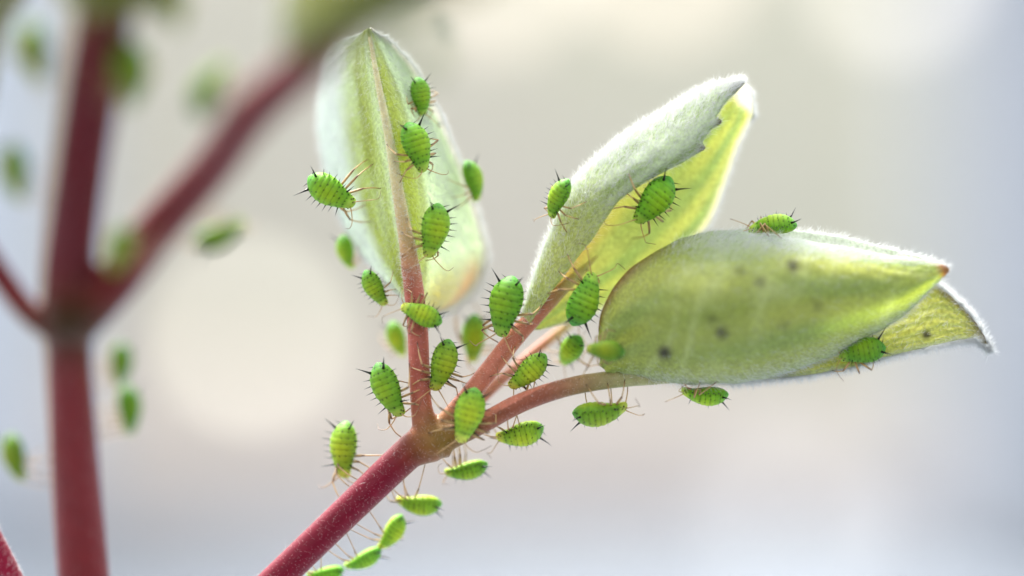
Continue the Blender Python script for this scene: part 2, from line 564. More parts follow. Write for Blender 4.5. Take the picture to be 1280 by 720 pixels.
# ------------------------------------------------------------------ leaves
def leaf(parent, rows, nu, nv, colour, mat, outward, n_hair, hlen=(0.25, 0.6), hw=0.010, spots=(), teeth=None, lay=0.8,
         hair_w=None, margin_hair=0, margins=(0, -1), thick=0.10, label=None, rough=0.0, both=0.0):
    """rows: list along the leaf of lists across of (px, py, depth)."""
    C = np.array([[tuple(P(*q)) for q in r] for r in rows])
    G = catmull(C, nu)                                  # along
    G = np.swapaxes(catmull(np.swapaxes(G, 0, 1), nv), 0, 1)   # across
    U, W = np.meshgrid(np.linspace(0, 1, nu), np.linspace(0, 1, nv), indexing='ij')
    if teeth is not None:
        G = teeth(G, U, W)
    if rough:
        du = np.gradient(G, axis=0); dv = np.gradient(G, axis=1)
        n0 = np.cross(du, dv); n0 /= np.linalg.norm(n0, axis=2)[:, :, None] + 1e-9
        h = np.zeros_like(U)
        for k in range(10):
            fu, fv, ph = RNG.uniform(4, 22), RNG.uniform(2, 12), RNG.uniform(0, 6.28)
            h += np.sin(6.28 * (fu * U + fv * W * RNG.choice([-1, 1])) + ph) / 10
        G = G + n0 * (h * rough)[:, :, None]
    V = G.reshape(-1, 3)
    F = []
    for i in range(nu - 1):
        for j in range(nv - 1):
            q = i * nv + j
            F.append((q, q + 1, q + nv + 1, q + nv))
    to_bvh(V, F)
    loc = np.array(parent.location)
    X, Y = px_of(V)
    col = colour(U.ravel(), W.ravel(), X, Y)
    for sx, sy, sr, sc in spots:
        d = np.hypot(X - sx, Y - sy) / sr
        k = (np.clip(1.25 - d, 0, 1) ** 1.0 * sc)[:, None]
        col = col * (1 - k) + np.array([0.035, 0.03, 0.012]) * k
    me = mesh_np('leaf', V - loc, F, col)
    o = link('leaf', me, mat, parent)
    md = o.modifiers.new('thickness', 'SOLIDIFY'); md.thickness = thick; md.offset = 0
    if label: o['label'] = label
    du = np.gradient(G, axis=0).reshape(-1, 3); du /= np.linalg.norm(du, axis=1)[:, None] + 1e-9
    if n_hair:
        p, nn, vi = sample_mesh(me, n_hair, None if hair_w is None else hair_w(U.ravel(), W.ravel(), X, Y))
        # orient
        s = np.sign((nn * np.array(outward)).sum(1)) if not callable(outward) else outward(nn, vi, U.ravel(), W.ravel())
        nn = nn * s[:, None]
        if both:
            fl = RNG.random(len(nn)) < both
            nn[fl] *= -1
        p = p + nn * thick * 0.45
        L = RNG.uniform(hlen[0], hlen[1], len(p))
        d = nn * (1 - lay) + du[vi] * lay * 0.7 + RNG.normal(size=p.shape) * 0.28
        hairs('leaf_hairs', p, d, L, np.full(len(p), hw), M_FUZZ, o)
    if margin_hair:
        P_, D_ = [], []
        dv = np.gradient(G, axis=1)
        for mcol in margins:
            ii = RNG.integers(1, nu - 1, margin_hair)
            f = RNG.random(margin_hair)[:, None]
            q = G[ii, mcol] * (1 - f) + G[np.minimum(ii + 1, nu - 1), mcol] * f
            ov = dv[ii, mcol] * (1 if mcol == -1 else -1)
            ov /= np.linalg.norm(ov, axis=1)[:, None] + 1e-9
            P_.append(q - loc); D_.append(ov * 0.8 + du.reshape(nu, nv, 3)[ii, mcol] * 0.35 + RNG.normal(size=q.shape) * 0.4)
        P_ = np.concatenate(P_); D_ = np.concatenate(D_)
        hairs('margin_hairs', P_, D_, RNG.uniform(hlen[0] * 0.7, hlen[1] * 0.9, len(P_)), np.full(len(P_), hw), M_FUZZ, o)
    return o, G


def mixc(a, b, k):
    return a * (1 - k[:, None]) + b * k[:, None]


def streaks(U, W, n, amp, seed):
    r = np.random.default_rng(seed)
    h = np.zeros_like(U)
    for k in range(n):
        h += np.sin(r.uniform(3, 9) * 6.28 * W + r.uniform(0.5, 3) * 6.28 * U * r.choice([-1, 1]) + r.uniform(0, 6.28))
    return h / n * amp


# left leaf: keel of the midrib towards the camera, both halves folded back
rows1 = [
    [(452, 42, 1.2), (456, 39, 0.6), (460, 36, 0), (461, 36, 0.1), (462, 36, 0.2), (463, 36, 0.2)],
    [(408, 58, 6.4), (438, 58, 2.6), (463, 60, 0.1), (475, 57, 0.7), (486, 55, 1.6), (490, 54, 1.3)],
    [(400, 100, 7.0), (436, 102, 2.8), (472, 105, 0.1), (496, 100, 1.0), (514, 94, 2.6), (522, 92, 2.0)],
    [(398, 150, 7.0), (442, 160, 2.6), (484, 165, 0.1), (518, 160, 1.0), (542, 152, 3.0), (554, 152, 2.4)],
    [(406, 208, 6.4), (452, 220, 2.4), (494, 225, 0.1), (534, 224, 1.2), (568, 216, 3.8), (580, 218, 2.8)],
    [(424, 264, 5.4), (466, 274, 2.2), (503, 278, 0.1), (542, 286, 1.6), (586, 278, 4.8), (600, 278, 3.2)],
    [(446, 308, 4.2), (482, 318, 1.9), (511, 322, 0.1), (540, 334, 2.0), (594, 318, 6.0), (608, 320, 3.6)],
    [(474, 342, 2.8), (496, 350, 1.2), (515, 352, 0.1), (534, 370, 1.8), (586, 354, 6.0), (597, 360, 3.4)],
    [(500, 370, 1.2), (509, 374, 0.5), (518, 378, 0.1), (528, 391, 1.0), (558, 384, 4.0), (566, 389, 2.4)],
    [(518, 396, 0.3), (519, 397, 0.2), (521, 398, 0.1), (523, 398, 0.2), (525, 398, 0.3), (527, 398, 0.4)],
]
rows1 = [r[:5] + [(r[5][0], r[5][1], r[4][2] - 0.1)] for r in rows1]


def col1(U, W, X, Y):
    # midrib at W = 0.4, right fold at 0.8, rolled margin beyond
    base = np.tile(np.array(lin(176, 186, 100)), (len(U), 1))
    pale = np.array(lin(214, 226, 204))
    k = np.clip(0.12 + streaks(U, W, 5, 0.7, 3), 0, 0.8)
    k = np.maximum(k, smoothstep(0.2, 0.08, W) * 0.9)
    k = np.maximum(k, np.exp(-((W - 0.36) / 0.03) ** 2) * 0.7)
    k = np.maximum(k, smoothstep(0.48, 0.60, W) * 0.9)
    k = np.maximum(k, smoothstep(0.45, 0.2, U) * smoothstep(0.30, 0.22, W) * 0.6)
    c = mixc(base, pale, k)
    c = mixc(c, np.array(lin(226, 234, 228)), smoothstep(0.22, 0.10, W) * 0.8)  # woolly left flank, its backlit glow painted in as near-white
    crease_shade = np.exp(-((W - 0.27) / 0.018) ** 2) + np.exp(-((W - 0.55) / 0.018) ** 2)  # shade of the folds painted as darker olive lines
    c = mixc(c, np.array(lin(150, 158, 84)), np.clip(crease_shade, 0, 1) * 0.45 * smoothstep(0.05, 0.2, U))
    low = smoothstep(0.62, 0.78, U)
    c = mixc(c, np.array(lin(196, 186, 110)), low * np.exp(-((W - 0.66) / 0.09) ** 2) * 0.8)
    c = mixc(c, np.array(lin(206, 140, 86)), low * np.exp(-((W - 0.79) / 0.05) ** 2) * 0.6)
    return mixc(c, np.array(lin(238, 234, 230)), smoothstep(0.86, 0.93, W))  # backlight along the right margin painted as a white rim


leaf1, G1 = leaf(shoot, rows1, 90, 61, col1, M_LEAF, (0, -1, 0), 24000, (0.2, 0.5), 0.0065, lay=0.78, margin_hair=3600, hair_w=lambda U, W, X, Y: 0.3 + smoothstep(0.25, 0.1, W) * 2 + smoothstep(0.55, 0.7, W) * 2 + smoothstep(0.85, 0.95, W) * 2, rough=0.11,
                 label='upright narrow leaf with its keel towards the viewer', both=0.25)
mr = catmull([tuple(P(*q)) for q in [(518, 372, 0.05), (513, 335, -0.02), (510, 312, -0.05), (504, 278, -0.06), (495, 225, -0.06), (485, 165, -0.06), (473, 105, -0.04), (462, 46, 0.0)]], 60)
Vm, Fm = tube(mr, np.interp(np.arange(60), [0, 8, 16, 59], [0.36, 0.45, 0.42, 0.09]), 16)
xm, ym = px_of(Vm)
cm = mixc(np.tile(c_up, (len(Vm), 1)), np.array(lin(196, 168, 118)), smoothstep(370, 290, ym))
cm = mixc(cm, np.array(lin(208, 204, 156)), smoothstep(320, 190, ym))
mid1 = link('midrib', mesh_np('midrib', Vm - np.array(shoot.location), Fm, cm), M_STEM, leaf1)
to_bvh(Vm, Fm)
p, nn, vi = sample_mesh(mid1.data, 2600)
hairs('fuzz', p, nn + RNG.normal(size=p.shape) * 0.6, RNG.uniform(0.08, 0.3, len(p)), np.full(len(p), 0.006), M_FUZZ, leaf1)

# upper leaf: boat folded along the spine, near half shows its woolly back, far half its yellow inside
rows2 = [
    [(656, 412, 0.5), (652, 410, 0.6), (648, 412, 0.9), (660, 412, 1.2), (668, 412, 1.4), (676, 412, 1.6)],
    [(690, 362, 0.1), (678, 354, 0.2), (666, 354, 0.9), (700, 362, 2.0), (728, 376, 2.6), (750, 388, 3.0)],
    [(738, 298, -0.2), (712, 290, -0.1), (689, 290, 0.9), (745, 300, 2.4), (800, 325, 3.0), (838, 330, 3.4)],
    [(772, 250, -0.6), (742, 240, -0.5), (722, 226, 0.9), (790, 235, 2.6), (850, 270, 3.2), (882, 285, 3.8)],
    [(820, 217, -0.8), (792, 204, -0.8), (775, 176, 0.9), (830, 190, 2.6), (880, 220, 3.2), (904, 232, 3.9)],
    [(862, 194, -0.7), (840, 172, -0.7), (832, 140, 0.9), (865, 160, 2.4), (900, 180, 3.0), (920, 184, 3.8)],
    [(887, 160, -0.4), (873, 146, -0.4), (868, 118, 0.8), (895, 130, 1.9), (918, 148, 2.4), (936, 150, 3.2)],
    [(903, 131, -0.1), (897, 120, 0), (898, 106, 0.6), (913, 110, 1.2), (924, 126, 1.8), (940, 140, 2.8)],
    [(930, 104, 0.2), (929, 103, 0.2), (927, 101, 0.3), (930, 102, 0.5), (933, 104, 0.9), (938, 110, 1.6)],
]
rows2 = [[(r[0][0] - 5, r[0][1] - 1, r[0][2] + 0.55)] + r for r in rows2]         # the near margin rolls in


def teeth2(G, U, W):
    pull = np.zeros_like(U)
    for u0, a_, wd in ((0.655, 0.55, 0.03), (0.775, 0.55, 0.03), (0.53, 0.12, 0.03)):
        pull += a_ * np.clip(1 - np.abs(U - u0) / wd, 0, 1)
    pull *= np.exp(-((W - 0.15) / 0.07) ** 2)
    d = np.array([0.85, -0.1, 0.12])
    return G + pull[:, :, None] * d


def col2(U, W, X, Y):
    W = np.clip((W - 1 / 6) * 1.2, 0, 1)
    out_ = np.tile(np.array(lin(224, 234, 208)), (len(U), 1))
    green = np.array(lin(160, 184, 92))
    k = np.clip(0.38 + streaks(U, W, 6, 1.1, 5), 0, 1) * smoothstep(0.38, 0.2, W)
    out_ = mixc(out_, green, k)
    out_ = mixc(out_, np.array(lin(210, 216, 136)), smoothstep(0.5, 0.25, U) * 0.85 * smoothstep(0.36, 0.26, W))  # light coming through the lower half is put into the pigment
    inn = mixc(np.tile(np.array(lin(190, 194, 128)), (len(U), 1)), np.array(lin(164, 180, 124)), np.clip(0.4 + streaks(U, W, 5, 1.0, 8), 0, 1))
    low = smoothstep(0.45, 0.1, U)
    inn = mixc(inn, np.array(lin(196, 160, 110)), low * np.exp(-((W - 0.52) / 0.1) ** 2) * 0.8)
    c = mixc(out_, inn, smoothstep(0.40, 0.46, W))
    rim = smoothstep(0.93, 1.0, W)
    c = mixc(c, np.array(lin(235, 230, 215)), rim * 0.8)
    c = mixc(c, np.array(lin(232, 228, 214)), smoothstep(0.80, 0.93, U) * smoothstep(0.5, 0.7, W))
    tip = smoothstep(0.90, 1.0, U) * smoothstep(0.6, 0.4, W)
    c = mixc(c, np.array(lin(120, 104, 52)), tip * 0.8)
    tooth = sum(np.clip(1 - np.abs(U - u0) / 0.02, 0, 1) for u0 in (0.655, 0.775)) * smoothstep(0.06, 0.0, W)
    return mixc(c, np.array(lin(110, 84, 70)), np.clip(tooth, 0, 1))


def out2(nn, vi, U, W):
    # outside of the boat: near half faces the camera, far half faces away
    near = W[vi] < 0.50
    s = np.where(nn[:, 1] < 0, 1.0, -1.0)
    return np.where(near, s, -s)


leaf2, G2 = leaf(shoot, rows2, 110, 66, col2, M_LEAF, out2, 26000, (0.25, 0.6), 0.0065, teeth=teeth2, lay=0.72, margin_hair=2600, rough=0.05,
                 hair_w=lambda U, W, X, Y: np.where(W < 0.57, (0.35 + 0.65 * smoothstep(0.2, 0.5, U)) + 2 * np.exp(-((W - 0.5) / 0.06) ** 2) + 2 * smoothstep(0.85, 1.0, U), 0.35), label='upper folded leaf with woolly white back and yellow inside')

# big right leaf: closed boat, outside to the camera, bulging forward
rows3 = [
    [(752, 452, -1.0), (751, 455, -1.4), (752, 458, -1.6), (756, 462, -1.2), (762, 467, -0.2), (764, 462, 1.0), (766, 455, 1.6), (768, 450, 1.8)],
    [(750, 402, -1.6), (758, 425, -2.6), (768, 442, -2.6), (778, 456, -1.6), (788, 471, 0), (790, 452, 1.8), (792, 425, 2.6), (790, 405, 2.8)],
    [(778, 346, -1.4), (800, 385, -3.2), (812, 420, -3.4), (820, 450, -2.0), (828, 476, 0), (828, 445, 2.2), (826, 400, 3.0), (820, 352, 3.0)],
    [(838, 306, -0.8), (855, 352, -3.4), (868, 402, -3.9), (876, 446, -2.4), (884, 479, 0), (884, 440, 2.4), (880, 370, 3.0), (872, 306, 2.0)],
    [(890, 290, -0.6), (912, 338, -3.4), (928, 390, -4.0), (938, 440, -2.4), (944, 474, 0.1), (944, 430, 2.2), (938, 350, 2.6), (930, 287, 1.2)],
    [(958, 294, -0.7), (980, 332, -3.2), (994, 378, -3.8), (1004, 422, -2.2), (1010, 456, 0.1), (1008, 415, 2.0), (1000, 345, 2.2), (994, 289, 0.6)],
    [(1030, 306, -0.9), (1048, 334, -2.9), (1060, 368, -3.3), (1068, 400, -2.0), (1074, 426, 0), (1070, 392, 1.4), (1062, 340, 1.6), (1056, 298, 0.4)],
    [(1098, 318, -1.2), (1110, 336, -2.4), (1118, 356, -2.8), (1124, 376, -1.9), (1128, 394, -0.3), (1124, 370, 0.8), (1118, 338, 0.9), (1112, 312, 0.2)],
    [(1150, 326, -1.6), (1154, 336, -2.1), (1158, 346, -2.3), (1162, 352, -1.9), (1165, 358, -1.0), (1160, 346, -0.4), (1156, 332, -0.4), (1152, 322, -0.6)],
    [(1184, 334, -1.9), (1184, 335, -1.9), (1185, 336, -1.9), (1185, 337, -1.9), (1185, 338, -1.8), (1185, 337, -1.8), (1184, 335, -1.8), (1184, 334, -1.8)],
]
rows3 = [[(x, y, d * k) for x, y, d in r] for r, k in zip(rows3, [0.5, 0.5, 0.72] + [1.0] * 7)]


def col3(U, W, X, Y):
    base = mixc(np.tile(np.array(lin(190, 196, 106)), (len(U), 1)), np.array(lin(166, 182, 104)), np.clip(0.5 + streaks(U, W, 4, 1.0, 12), 0, 1))
    # pale side veins sweeping from the keel towards the tip
    ph = (U * 1.0 + W * 0.42) * 9.0
    ph = ph + 0.35 * np.sin(U * 17 + W * 5) + 0.2 * np.sin(U * 41)
    vein = np.exp(-((ph % 1 - 0.5) / 0.14) ** 2) * (0.5 + 0.5 * np.sin(U * 11 + W * 9 + 1))
    c = mixc(base, np.array(lin(206, 214, 156)), vein * 0.7)
    keel = np.exp(-((W - 0.55) / 0.06) ** 2)
    c = mixc(c, np.array(lin(190, 200, 170)), keel * 0.75)
    c = mixc(c, np.array(lin(200, 214, 204)), smoothstep(0.13, 0.0, W) * 0.8 * smoothstep(0.33, 0.5, U))
    c = mixc(c, np.array(lin(150, 104, 66)), smoothstep(0.05, 0.0, W) * smoothstep(0.4, 0.2, U) * 0.8)
    c = mixc(c, np.array(lin(222, 228, 220)), smoothstep(0.8, 0.92, W))
    c = mixc(c, np.array(lin(190, 122, 66)), smoothstep(0.93, 0.985, U) * 0.85)
    return c


SP3 = [(991, 334, 9, 0.9), (950, 353, 8, 0.6), (925, 340, 8, 0.45), (902, 415, 9, 0.8), (831, 440, 10, 0.95), (890, 398, 7, 0.5), (1022, 382, 8, 0.4), (980, 405, 8, 0.3)]
leaf3, G3 = leaf(shoot, rows3, 120, 78, col3, M_LEAF, (0, 0, 0), 0, spots=SP3, rough=0.10, thick=0.12,
                 label='big closed leaf with dark specks and a reddish tip')
UU, WW = np.meshgrid(np.linspace(0, 1, 120), np.linspace(0, 1, 78), indexing='ij')
UU, WW = UU.ravel(), WW.ravel()


def leaf_fuzz(o, G, nU, nW, n, hlen, hw, weight, sign, lay, name='leaf_hairs'):
    U, W = np.meshgrid(np.linspace(0, 1, nU), np.linspace(0, 1, nW), indexing='ij')
    U, W = U.ravel(), W.ravel()
    p, nn, vi = sample_mesh(o.data, n, weight(U, W))
    ctr = G.mean(1)[vi // nW] - np.array(shoot.location)
    s = np.sign(((p - ctr) * nn).sum(1)); nn = nn * s[:, None] * sign
    du = np.gradient(G, axis=0).reshape(-1, 3); du /= np.linalg.norm(du, axis=1)[:, None] + 1e-9
    d = nn * (1 - lay) + du[vi] * lay * 0.7 + RNG.normal(size=p.shape) * 0.28
    hairs(name, p + nn * 0.05, d, RNG.uniform(hlen[0], hlen[1], n), np.full(n, hw), M_FUZZ, o)


leaf_fuzz(leaf3, G3, 120, 78, 24000, (0.25, 0.62), 0.007, lambda U, W: 0.05 + smoothstep(0.16, 0.0, W) * 2 * smoothstep(0.28, 0.45, U) + smoothstep(0.8, 0.95, W) * 6 + np.exp(-((W - 0.57) / 0.07) ** 2) * 1.2, 1, 0.7)

# leaf behind it: open blade curving down to a brown tip
rows4 = [
    [(900, 440, 1.8), (900, 450, 1.2), (898, 462, 0.7), (896, 470, 0.5), (894, 477, 0.4)],
    [(980, 410, 2.2), (980, 430, 1.5), (978, 450, 0.8), (976, 464, 0.4), (972, 473, 0.3)],
    [(1050, 385, 2.4), (1052, 408, 1.7), (1054, 432, 0.9), (1052, 450, 0.4), (1048, 462, 0.2)],
    [(1110, 366, 2.2), (1114, 388, 1.6), (1118, 412, 0.8), (1118, 432, 0.3), (1116, 444, 0.1)],
    [(1160, 354, 1.6), (1166, 376, 1.2), (1170, 400, 0.6), (1170, 420, 0.2), (1170, 431, 0)],
    [(1192, 374, 0.9), (1196, 388, 0.7), (1200, 404, 0.3), (1202, 416, 0.1), (1204, 424, 0)],
    [(1218, 402, 0.4), (1219, 408, 0.3), (1220, 414, 0.2), (1221, 420, 0.1), (1222, 425, 0)],
    [(1239, 438, 0.1), (1239, 439, 0.1), (1239, 439, 0.1), (1238, 440, 0.1), (1238, 440, 0)],
]


def col4(U, W, X, Y):
    c = mixc(np.tile(np.array(lin(212, 212, 120)), (len(U), 1)), np.array(lin(188, 194, 112)), np.clip(0.5 + streaks(U, W, 5, 1.2, 21), 0, 1))
    c = mixc(c, np.array(lin(196, 206, 170)), smoothstep(0.8, 1.0, W) * 0.6)
    br = smoothstep(0.7, 1.0, U)
    c = mixc(c, np.array(lin(118, 96, 62)), br * 0.85)
    c = mixc(c, np.array(lin(140, 112, 84)), smoothstep(0.25, 0.0, W) * smoothstep(0.5, 0.7, U) * 0.7)
    return c


leaf4, G4 = leaf(shoot, rows4, 90, 40, col4, M_LEAF, (0, 1, 0), 6000, (0.25, 0.7), 0.007, spots=[(1158, 419, 6, 1.0), (980, 468, 10, 0.4)], lay=0.7,
                 margin_hair=5200, rough=0.06, label='yellow leaf tip curving down behind the big leaf', both=0.08)

# ------------------------------------------------------------------ foreground shoot, far in front of the focus plane
FP = P


def front_depth(d):
    return d if d > -13 else -13 + (d + 13) * 2.5



def P(px, py, d=0.0):
    return FP(px, py, front_depth(d))


shoot2 = empty('plant_shoot', P(104, 735, -5))
tag(shoot2, 'thick dark red stem with side branches, heavily blurred at the left', 'plant')
chains = [
    ([(112, 800, -4), (106, 740, -5), (98, 640, -7), (90, 520, -10), (86, 440, -12), (86, 380, -13)], [1.3, 1.28, 1.22, 1.12, 1.1, 1.35]),
    ([(86, 400, -13), (86, 330, -13.5), (98, 230, -14.5), (114, 120, -15.5), (132, 10, -16.5), (145, -70, -17.5)], [1.3, 1.2, 1.2, 1.25, 1.3, 1.1]),
    ([(90, 405, -13), (142, 355, -13.5), (196, 285, -14), (262, 212, -15), (320, 136, -16.5), (395, 72, -18), (450, 30, -19)], [1.2, 1.05, 1.0, 1.0, 1.0, 0.9, 0.5]),
    ([(84, 410, -13), (40, 392, -13), (5, 350, -13), (-40, 280, -13)], [1.1, 0.62, 0.58, 0.55]),
]
me, V = stem_union('stem', chains, 0.16)
X, Y = px_of(V)
c0 = np.array(lin(112, 24, 28)); c1 = np.array(lin(92, 0, 16)); c2 = np.array(lin(108, 36, 38)); cn = np.array(lin(56, 38, 12))
col = mixc(np.tile(c0, (len(V), 1)), c1, smoothstep(380, 330, Y))
col = mixc(col, c2, smoothstep(120, 175, X))
col = mixc(col, cn, np.exp(-(((X - 86) / 60) ** 2 + ((Y - 405) / 48) ** 2)))
col = mixc(col, np.array(lin(110, 90, 40)), smoothstep(60, 0, Y) * (X < 220))
set_col(me, col)
cls = np.zeros(len(V), int)
cls[Y < 365] = 1
cls[(X > 128) & (Y > 0) & (Y < 420) & (X > 128 + (365 - Y) * 0.12)] = 2
cls[(X < 45) & (Y < 402)] = 3
Vl = V - np.array(shoot2.location)
me.vertices.foreach_set('co', Vl.astype(np.float32).ravel()); me.update()
sp2 = split_parts(me, Vl, cls, ['stem', 'stem', 'branch', 'branch'], M_STEM, shoot2)
p, nn, vi = sample_mesh(me, 900)
hairs('fuzz', p, nn + RNG.normal(size=p.shape) * 0.5, RNG.uniform(0.1, 0.3, len(p)), np.full(len(p), 0.009), M_FUZZ_STEM, sp2[0])

olive = lambda U, W, X, Y: mixc(np.tile(np.array(lin(128, 134, 36)), (len(U), 1)), np.array(lin(100, 106, 30)), np.clip(0.5 + streaks(U, W, 4, 1, 31), 0, 1))
rowsA = [
    [(352, 62, -18), (356, 64, -18.4), (362, 68, -18.6), (368, 70, -18.6)],
    [(356, -10, -18), (375, 20, -20), (395, 45, -20.5), (402, 58, -19.5)],
    [(385, -90, -18), (420, -40, -21), (448, 10, -21.5), (458, 44, -20)],
    [(460, -150, -19), (500, -90, -22), (520, -35, -22), (525, 14, -20.5)],
    [(560, -160, -20), (590, -110, -22), (600, -60, -22), (598, -12, -21)],
    [(690, -90, -21), (690, -85, -21), (690, -80, -21), (690, -75, -21)],
]
lA, _ = leaf(shoot2, rowsA, 40, 24, olive, M_LEAF_FRONT, (0, -1, 0), 2500, (0.3, 0.6), 0.010, label='olive leaf blurred at the top edge')
rowsB = [   # leaf bud round the top of the dark stem
    [(120, -6, -15.9), (126, -4, -16.3), (140, -2, -16.3), (150, -6, -15.9)],
    [(84, 2, -16.5), (110, 10, -17.5), (150, 14, -17.5), (206, 12, -16.5)],
    [(70, -50, -17.5), (110, -40, -19.0), (160, -38, -19.0), (226, -40, -17.5)],
    [(90, -120, -17.5), (120, -120, -19.0), (160, -120, -19.0), (200, -120, -17.5)],
    [(150, -190, -17.5), (150, -190, -17.5), (150, -190, -17.5), (150, -190, -17.5)],
]
lB, _ = leaf(shoot2, rowsB, 36, 24, olive, M_LEAF_FRONT, (0, -1, 0), 1500, (0.3, 0.6), 0.010)
rowsC = [
    [(-60, 260, -13.5), (-60, 262, -13.5), (-58, 264, -13.5), (-56, 266, -13.5)],
    [(-70, 150, -14), (-60, 160, -15), (-40, 165, -15), (-16, 150, -14)],
    [(-80, 60, -14), (-60, 60, -15.5), (-30, 55, -15.5), (4, 40, -14)],
    [(-40, -20, -14), (-20, -20, -15.5), (5, -20, -15.5), (36, -10, -14)],
    [(60, -90, -14), (60, -90, -14), (60, -90, -14), (60, -90, -14)],
]
lC, _ = leaf(shoot2, rowsC, 36, 24, olive, M_LEAF_FRONT, (0, -1, 0), 2500, (0.3, 0.7), 0.012, margin_hair=1800)

P = FP
# stem peeking in at the lower left corner, nearly in focus
shoot3 = empty('plant_shoot', P(28, 760, -1))
me, V = stem_union('stem', [([(52, 820, -0.5), (28, 760, -1), (4, 706, -1.5), (-24, 650, -2), (-50, 600, -2.5)], [0.72, 0.7, 0.66, 0.62, 0.6])], 0.11)
set_col(me, np.tile(np.array(lin(136, 26, 54)), (len(V), 1)))
me.vertices.foreach_set('co', (V - np.array(shoot3.location)).astype(np.float32).ravel()); me.update()
s3 = link('stem', me, M_STEM, shoot3)
p, nn, vi = sample_mesh(me, 1500)
hairs('fuzz', p, nn + RNG.normal(size=p.shape) * 0.5, RNG.uniform(0.08, 0.28, len(p)), np.full(len(p), 0.007), M_FUZZ, s3)
tag(shoot3, 'crimson stem just entering the frame at the lower left corner', 'plant')

BVH = BVHTree.FromPolygons(BVH_V, BVH_F)

# ------------------------------------------------------------------ aphids (unit body length, head along +X, back along +Z)
PT = np.array([0.0, 0.03, 0.09, 0.18, 0.30, 0.42, 0.54, 0.66, 0.76, 0.84, 0.90, 0.955, 0.985, 1.0])
PW = np.array([0.012, 0.075, 0.145, 0.205, 0.242, 0.248, 0.232, 0.192, 0.162, 0.136, 0.120, 0.104, 0.078, 0.012])


def prof(t, plump=1.0):
    k = np.interp(np.linspace(0, 1, 200), PT, PW)
    ker = np.hanning(15); ker /= ker.sum()
    k = np.convolve(np.pad(k, 7, mode='edge'), ker, mode='valid')
    k[0] = 0.005; k[-1] = 0.004
    wq = np.interp(t, np.linspace(0, 1, 200), k)
    return wq * np.where(t < 0.8, plump, 1.0 + (plump - 1) * (1 - (t - 0.8) / 0.2))


def surf(t, ang, plump=1.0):
    """body surface at station t (0 tail, 1 head) and angle from the back (radians, + to the left)."""
    wq = prof(np.asarray(t, float), plump)
    wq = wq * (1 + 0.018 * np.cos((np.asarray(t) - 0.02) * 2 * math.pi * 9.5) * (np.asarray(t) < 0.86))
    up = np.cos(ang); hz = np.where(up > 0, 0.86, 0.72)
    x = np.asarray(t) - 0.5
    arch = 0.05 * (1 - (2 * np.asarray(t) - 1) ** 2) - 0.05 * smoothstep(0.7, 1.0, np.asarray(t))
    return np.stack([x + 0 * up, wq * np.sin(ang), wq * hz * up + arch], -1)


def make_body(plump, seed):
    r = np.random.default_rng(seed)
    nr, ns = 84, 56
    tt = 0.5 - 0.5 * np.cos(np.linspace(0.03, math.pi - 0.03, nr)); tt = 0.45 * tt + 0.55 * np.linspace(0.002, 0.998, nr)
    aa = np.linspace(0, 2 * math.pi, ns, endpoint=False)
    Tm, Am = np.meshgrid(tt, aa, indexing='ij')
    V = surf(Tm, Am, plump).reshape(-1, 3)
    F = []
    for i in range(nr - 1):
        for j in range(ns):
            F.append((i * ns + j, (i + 1) * ns + j, (i + 1) * ns + (j + 1) % ns, i * ns + (j + 1) % ns))
    F.append(tuple(range(ns))); F.append(tuple(range((nr - 1) * ns, nr * ns))[::-1])
    T, A = Tm.ravel(), Am.ravel()
    A = np.where(A > math.pi, A - 2 * math.pi, A)
    green = np.array(lin(112, 166, 44)); yel = np.array(lin(170, 192, 40)); head = np.array(lin(186, 200, 84)); teal = np.array(lin(84, 154, 66))
    c = np.tile(green, (len(V), 1))
    c = mixc(c, yel, np.exp(-((np.abs(A)) / 0.9) ** 2) * np.exp(-((T - 0.5) / 0.28) ** 2) * 0.75)
    c = mixc(c, yel, smoothstep(1.5, 2.2, np.abs(A)) * 0.5)
    c = mixc(c, teal, smoothstep(0.2, 0.0, T) * 0.8)
    c = mixc(c, head, smoothstep(0.8, 0.93, T) * 0.8)
    seg = (T - 0.02) * 9.5
    groove = np.exp(-(((seg % 1) - 0.5) / 0.075) ** 2) * (T < 0.86) * smoothstep(1.7, 1.2, np.abs(A))
    c = c * (1 - 0.36 * groove[:, None])
    dots = np.zeros(len(V))
    for k in range(8):
        t0 = 0.02 + (k + 0.6) / 9.5
        if t0 > 0.9: break
        for a0 in (-1.18, -0.72, -0.24, 0.24, 0.72, 1.18):
            if r.random() < 0.2: continue
            ta, aq = t0 + r.normal() * 0.006, a0 + r.normal() * 0.05
            wq = float(prof(np.array([ta]), plump)[0])
            d = np.hypot(T - ta, (A - aq) * wq) / r.uniform(0.008, 0.017)
            dots = np.maximum(dots, np.clip(1.5 - d, 0, 1))
    for sgn in (-1, 1):
        for (ta, aq, rr) in ((0.9, 0.9, 0.018), (0.95, 0.5, 0.012)):
            wq = float(prof(np.array([ta]), plump)[0])
            d = np.hypot(T - ta, (A - sgn * aq) * wq) / rr
            dots = np.maximum(dots, np.clip(1.5 - d, 0, 1) * 0.9)
    c = mixc(c, np.array([0.006, 0.014, 0.004]), dots * 0.96)
    me = mesh_np('body', V, F, c)
    me.materials.append(M_BODY)
    return me


BODIES = [make_body(1.06, 1), make_body(1.13, 2), make_body(1.0, 3)]
PLUMP = [1.06, 1.13, 1.0]


def spike_mesh(name, r0, bend, col=None):
    """unit spike along +Z, r0 base radius."""
    t = np.linspace(0, 1, 6)
    path = np.stack([bend * t ** 2, 0 * t, t], 1)
    Vq, Fq = tube(path, r0 * np.array([1.25, 0.85, 0.62, 0.42, 0.24, 0.06]), 7)
    return mesh_np(name, Vq, Fq)


